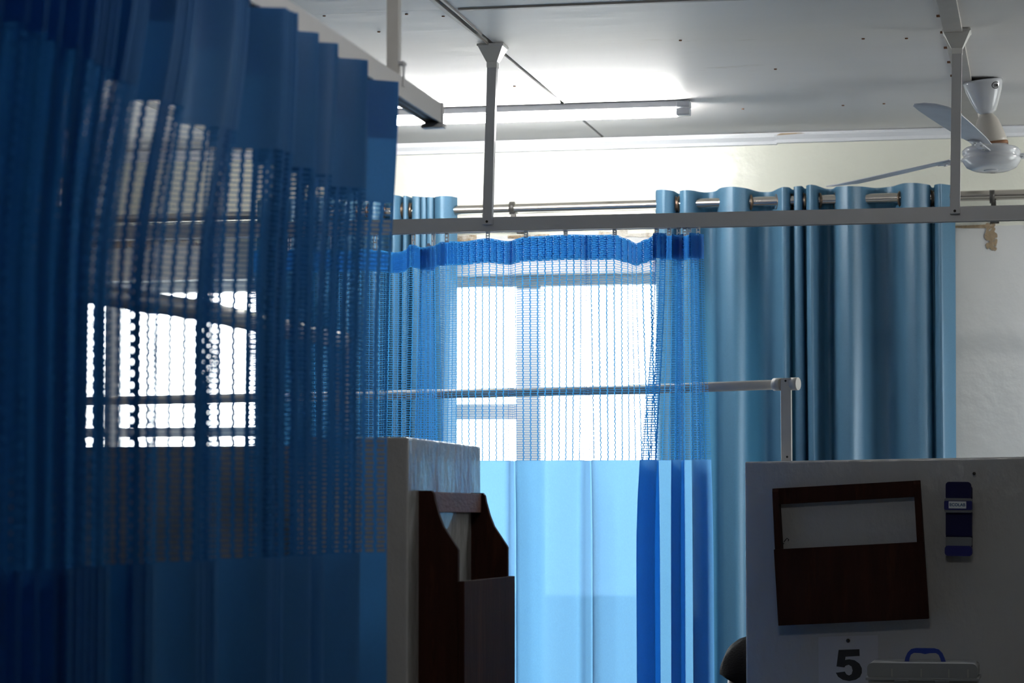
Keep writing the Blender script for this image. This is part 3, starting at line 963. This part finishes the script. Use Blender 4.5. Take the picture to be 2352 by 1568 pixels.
di = empty('soap_dispenser', (-.2465, 7.15, 1.453))
tag(di, 'navy blue wall dispenser with a white name plate', 'dispenser')
Md = Matrix.Translation((-.2465, 7.15, 1.453)) @ Matrix.Rotation(.012, 4, 'Y')
part('back_plate', MB().prism(rrect(-.0345, 0.002, .0345, .185, .01), -.012, 0, 'y', M=Md), M_navy2, di)
cap = rrect(-.034, .145, .032, .193, .009)
cap = [(x_, z_ - (.003 if -.02 < x_ < -.002 and z_ > .19 else 0)) for x_, z_ in cap]
part('pump_lever', MB().prism(cap, -.045, -.012, 'y', M=Md), M_navy2, di)
part('upper_band', MB().prism(rrect(-.037, .112, .036, .150, .006), -.052, -.012, 'y', M=Md), M_greyband, di)
pb = part('name_band', MB().prism(rrect(-.0375, .119, .0355, .143, .004), -.055, -.012, 'y', M=Md), M_navy, di)
pl_ = part('name_plate', MB().prism(rrect(-.0255, .123, .020, .1415, .001), -.0565, -.054, 'y', M=Md), M_label, di, 'white plate reading ECOLAB')
part('middle_panel', MB().prism(rrect(-.034, .050, .034, .112, .004), -.036, -.012, 'y', M=Md), M_navy2, di)
part('clear_band', MB().prism(rrect(-.034, .024, .034, .048, .004), -.042, -.012, 'y', M=Md), M_greyband, di)
part('bottom_cup', MB().prism(rrect(-.036, -.002, .0355, .025, .009), -.05, -.0, 'y', M=Md), M_navy, di)
tx = bpy.data.curves.new('name_print', 'FONT')
tx.body = 'ECOLAB'
tx.size = .0110
tx.align_x = 'CENTER'; tx.align_y = 'CENTER'
tx.extrude = .0002
tx.offset = .0003
tx.materials.append(M_teal)
to = link('name_print', tx)
to.location = Md @ Vector((-.0028, -.0569, .1322))
to.rotation_euler = (PI / 2, .012, 0)
bpy.context.view_layer.update()
tme = bpy.data.meshes.new_from_object(to.evaluated_get(bpy.context.evaluated_depsgraph_get()))
tme.transform(to.matrix_world)
bpy.data.objects.remove(to)
tme.name = 'name_print'
tp = link('name_print', tme, pl_)

# ------------------------------------------------------------------ number sign
sg = empty('number_sign', (-.541, 7.149, 1.0))
tag(sg, 'white paper sheet with a bold black 5 under the chart holder', 'sign')
part('sheet', MB().prism([(-.620, 1.0), (-.462, 1.004), (-.462, 1.2405), (-.540, 1.2375), (-.620, 1.234)], 7.1482, 7.1492, 'y'), M_paper, sg)
d5 = [(357, 245), (582, 235), (584, 308), (432, 318), (426, 352), (470, 345), (530, 355), (580, 390), (606, 440), (606, 490), (585, 535), (540, 565), (470, 580), (400, 568), (350, 535), (325, 492), (422, 478), (440, 508), (468, 520), (495, 505), (507, 465), (495, 422), (465, 404), (432, 415), (418, 434), (333, 424)]
k5 = .00115 / 4.685
part('digit_print', MB().prism([(-.654 + x_ * k5, 1.2605 - z_ * k5) for x_, z_ in d5], 7.1477, 7.1483, 'y'), M_ink, sg, 'bold black digit 5')
part('nail', MB().lathe([(.0055, 0), (.005, .004), (.001, .006)], 10, Matrix.Translation((-.541, 7.1485, 1.225)) @ Matrix.Rotation(PI / 2, 4, 'X')), M_nail, sg)
nl = MB().lathe([(.0016, 0), (.0016, .018), (.0045, .018), (.0045, .0205)], 10, Matrix.Translation((-.2044, 7.151, 1.668)) @ Matrix.Rotation(PI / 2, 4, 'X')).build('wall_nail', M_nail)
tag(nl, 'bare steel nail in the partition above the navy dispenser', 'nail')

# ------------------------------------------------------------------ storage box on a table
bx = empty('storage_box', (-.326, 6.82, .985))
tag(bx, 'milky plastic storage box with blue carrying handle', 'box')
part('body', MB().prism([(-.450, .985), (-.202, .985), (-.192, 1.150), (-.460, 1.150)], 6.73, 6.90, 'y'), M_boxbody, bx)
lid = rrect(-.462, 1.1495, -.190, 1.190, .014)
ld = part('lid', MB().prism(lid, 6.722, 6.908, 'y').box((-.466, 6.718, 1.147), (-.186, 6.912, 1.154), bev=.002), M_boxlid, bx)
for x in (-.402, -.33, -.262, -.215):
    part('lid_rib', MB().box((x, 6.7195, 1.156), (x + .003, 6.724, 1.176)), M_boxbody, ld)
for x in (-.395, -.295):
    part('clip', MB().box((x, 6.716, 1.140), (x + .036, 6.7265, 1.148), bev=.001), M_greyband, bx)
ho = [(-.3745, 1.186), (-.3715, 1.200), (-.366, 1.212), (-.357, 1.221), (-.345, 1.2235), (-.299, 1.2235), (-.288, 1.2205), (-.279, 1.211), (-.2735, 1.198), (-.2700, 1.186)]
hi = [(-.2815, 1.186), (-.2845, 1.198), (-.2885, 1.207), (-.295, 1.2115), (-.311, 1.2110), (-.322, 1.2085), (-.333, 1.2110), (-.350, 1.2115), (-.3575, 1.207), (-.361, 1.198), (-.3630, 1.186)]
hb = bmesh.new()
vf = [hb.verts.new((x_, 6.805, z_)) for x_, z_ in ho + hi]
fcs = hb.faces.new(vf)
ex = bmesh.ops.extrude_face_region(hb, geom=[fcs])
for v in ex['geom']:
    if isinstance(v, bmesh.types.BMVert): v.co.y += .016
bmesh.ops.recalc_face_normals(hb, faces=hb.faces[:])
hme = bpy.data.meshes.new('handle'); hb.to_mesh(hme); hb.free()
hme.materials.append(M_handle)
link('handle', hme, bx)
tb = empty('side_table', (-.3, 6.80, 0))
tag(tb, 'plain table under the plastic storage box', 'table')
part('table_top', MB().box((-.62, 6.62, .955), (.35, 7.06, .985), bev=.003), M_table, tb)
for x in (-.58, .28):
    for y in (6.65, 7.0):
        part('leg', MB().box((x, y, 0), (x + .035, y + .035, .956)), M_table, tb)

# ------------------------------------------------------------------ seated person, only the crown shows
def skin_body(name, verts, edges, radii, material, parent, root=0):
    me = bpy.data.meshes.new(name)
    me.from_pydata(verts, edges, [])
    o = link(name, me, parent)
    md = o.modifiers.new('skin', 'SKIN')
    for i, r in enumerate(radii):
        me.skin_vertices[0].data[i].radius = (r, r) if not isinstance(r, tuple) else r
    me.skin_vertices[0].data[root].use_root = True
    sb = o.modifiers.new('sub', 'SUBSURF'); sb.levels = 2; sb.render_levels = 2
    md.use_smooth_shade = True
    me.materials.append(material)
    return o


hx, hy, hz = -.862, 7.76, 1.095      # head centre, facing the curtain side (-x)
pe = empty('person', (hx + .02, hy, .42))
tag(pe, 'seated person with short black hair half hidden behind the number partition', 'person')
V = [(hx + .06, hy, .46), (hx + .06, hy, .62), (hx + .05, hy, .80), (hx + .045, hy, .90), (hx + .035, hy, .965), (hx + .005, hy, 1.03), (hx - .008, hy, 1.075), (hx, hy, 1.13),
     (hx + .05, hy - .17, .86), (hx + .03, hy - .21, .66), (hx - .14, hy - .19, .56), (hx - .22, hy - .17, .54),
     (hx + .05, hy + .17, .86), (hx + .03, hy + .21, .66), (hx - .14, hy + .19, .56), (hx - .22, hy + .17, .54),
     (hx + .05, hy - .09, .47), (hx - .36, hy - .11, .47), (hx - .36, hy - .11, .09), (hx - .48, hy - .11, .045),
     (hx + .05, hy + .09, .47), (hx - .36, hy + .11, .47), (hx - .36, hy + .11, .09), (hx - .48, hy + .11, .045)]
E_ = [(0, 1), (1, 2), (2, 3), (3, 4), (4, 5), (5, 6), (6, 7), (3, 8), (8, 9), (9, 10), (10, 11), (3, 12), (12, 13), (13, 14), (14, 15), (0, 16), (16, 17), (17, 18), (18, 19), (0, 20), (20, 21), (21, 22), (22, 23)]
Rr = [.13, .125, .14, .10, .050, .068, .086, .060, .055, .042, .034, .03, .055, .042, .034, .03, .085, .06, .045, .035, .085, .06, .045, .035]
skin_body('body', V, E_, Rr, M_skin, pe)
# hair cap: a shell over crown, sides and nape, open at the face
mb = MB()
nu, nv = 28, 16
vs_, fs = [], []
for j in range(nv + 1):
    th = PI * .62 * j / nv
    for i in range(nu):
        a = 2 * PI * i / nu
        front = max(0, -math.cos(a))
        th2 = th * (1 - .21 * front)
        r_ = 1.0 + .02 * math.sin(9 * a + 5 * th)
        vs_.append((hx + .098 * r_ * math.sin(th2) * math.cos(a), hy + .080 * r_ * math.sin(th2) * math.sin(a), hz + .113 * r_ * math.cos(th2)))
for j in range(nv):
    for i in range(nu):
        fs.append((j * nu + i, j * nu + (i + 1) % nu, (j + 1) * nu + (i + 1) % nu, (j + 1) * nu + i))
mb.add(vs_, fs, True)
hair = part('hair', mb, M_hair, pe, 'short black hair')
md = hair.modifiers.new('thick', 'SOLIDIFY'); md.thickness = .006
V2 = [(hx + .06, hy, .50), (hx + .06, hy, .62), (hx + .05, hy, .80), (hx + .045, hy, .90), (hx + .05, hy - .17, .865), (hx + .035, hy - .20, .72), (hx + .05, hy + .17, .865), (hx + .035, hy + .20, .72)]
skin_body('shirt', V2, [(0, 1), (1, 2), (2, 3), (3, 4), (4, 5), (3, 6), (6, 7)], [.15, .14, .155, .115, .068, .058, .068, .058], M_shirt, pe)
st = empty('stool', (hx + .04, hy, 0))
tag(st, 'plain stool under the seated person behind the partition', 'stool')
part('seat', MB().lathe([(.15, .32), (.17, .325), (.17, .35), (.15, .355)], 24, Matrix.Translation((hx + .04, hy, 0))), M_table, st)
for k in range(4):
    a = PI / 4 + k * PI / 2
    part('leg', MB().tube([(hx + .04 + .11 * math.cos(a), hy + .11 * math.sin(a), .325), (hx + .04 + .15 * math.cos(a), hy + .15 * math.sin(a), 0)], .013, 8), M_table, st)
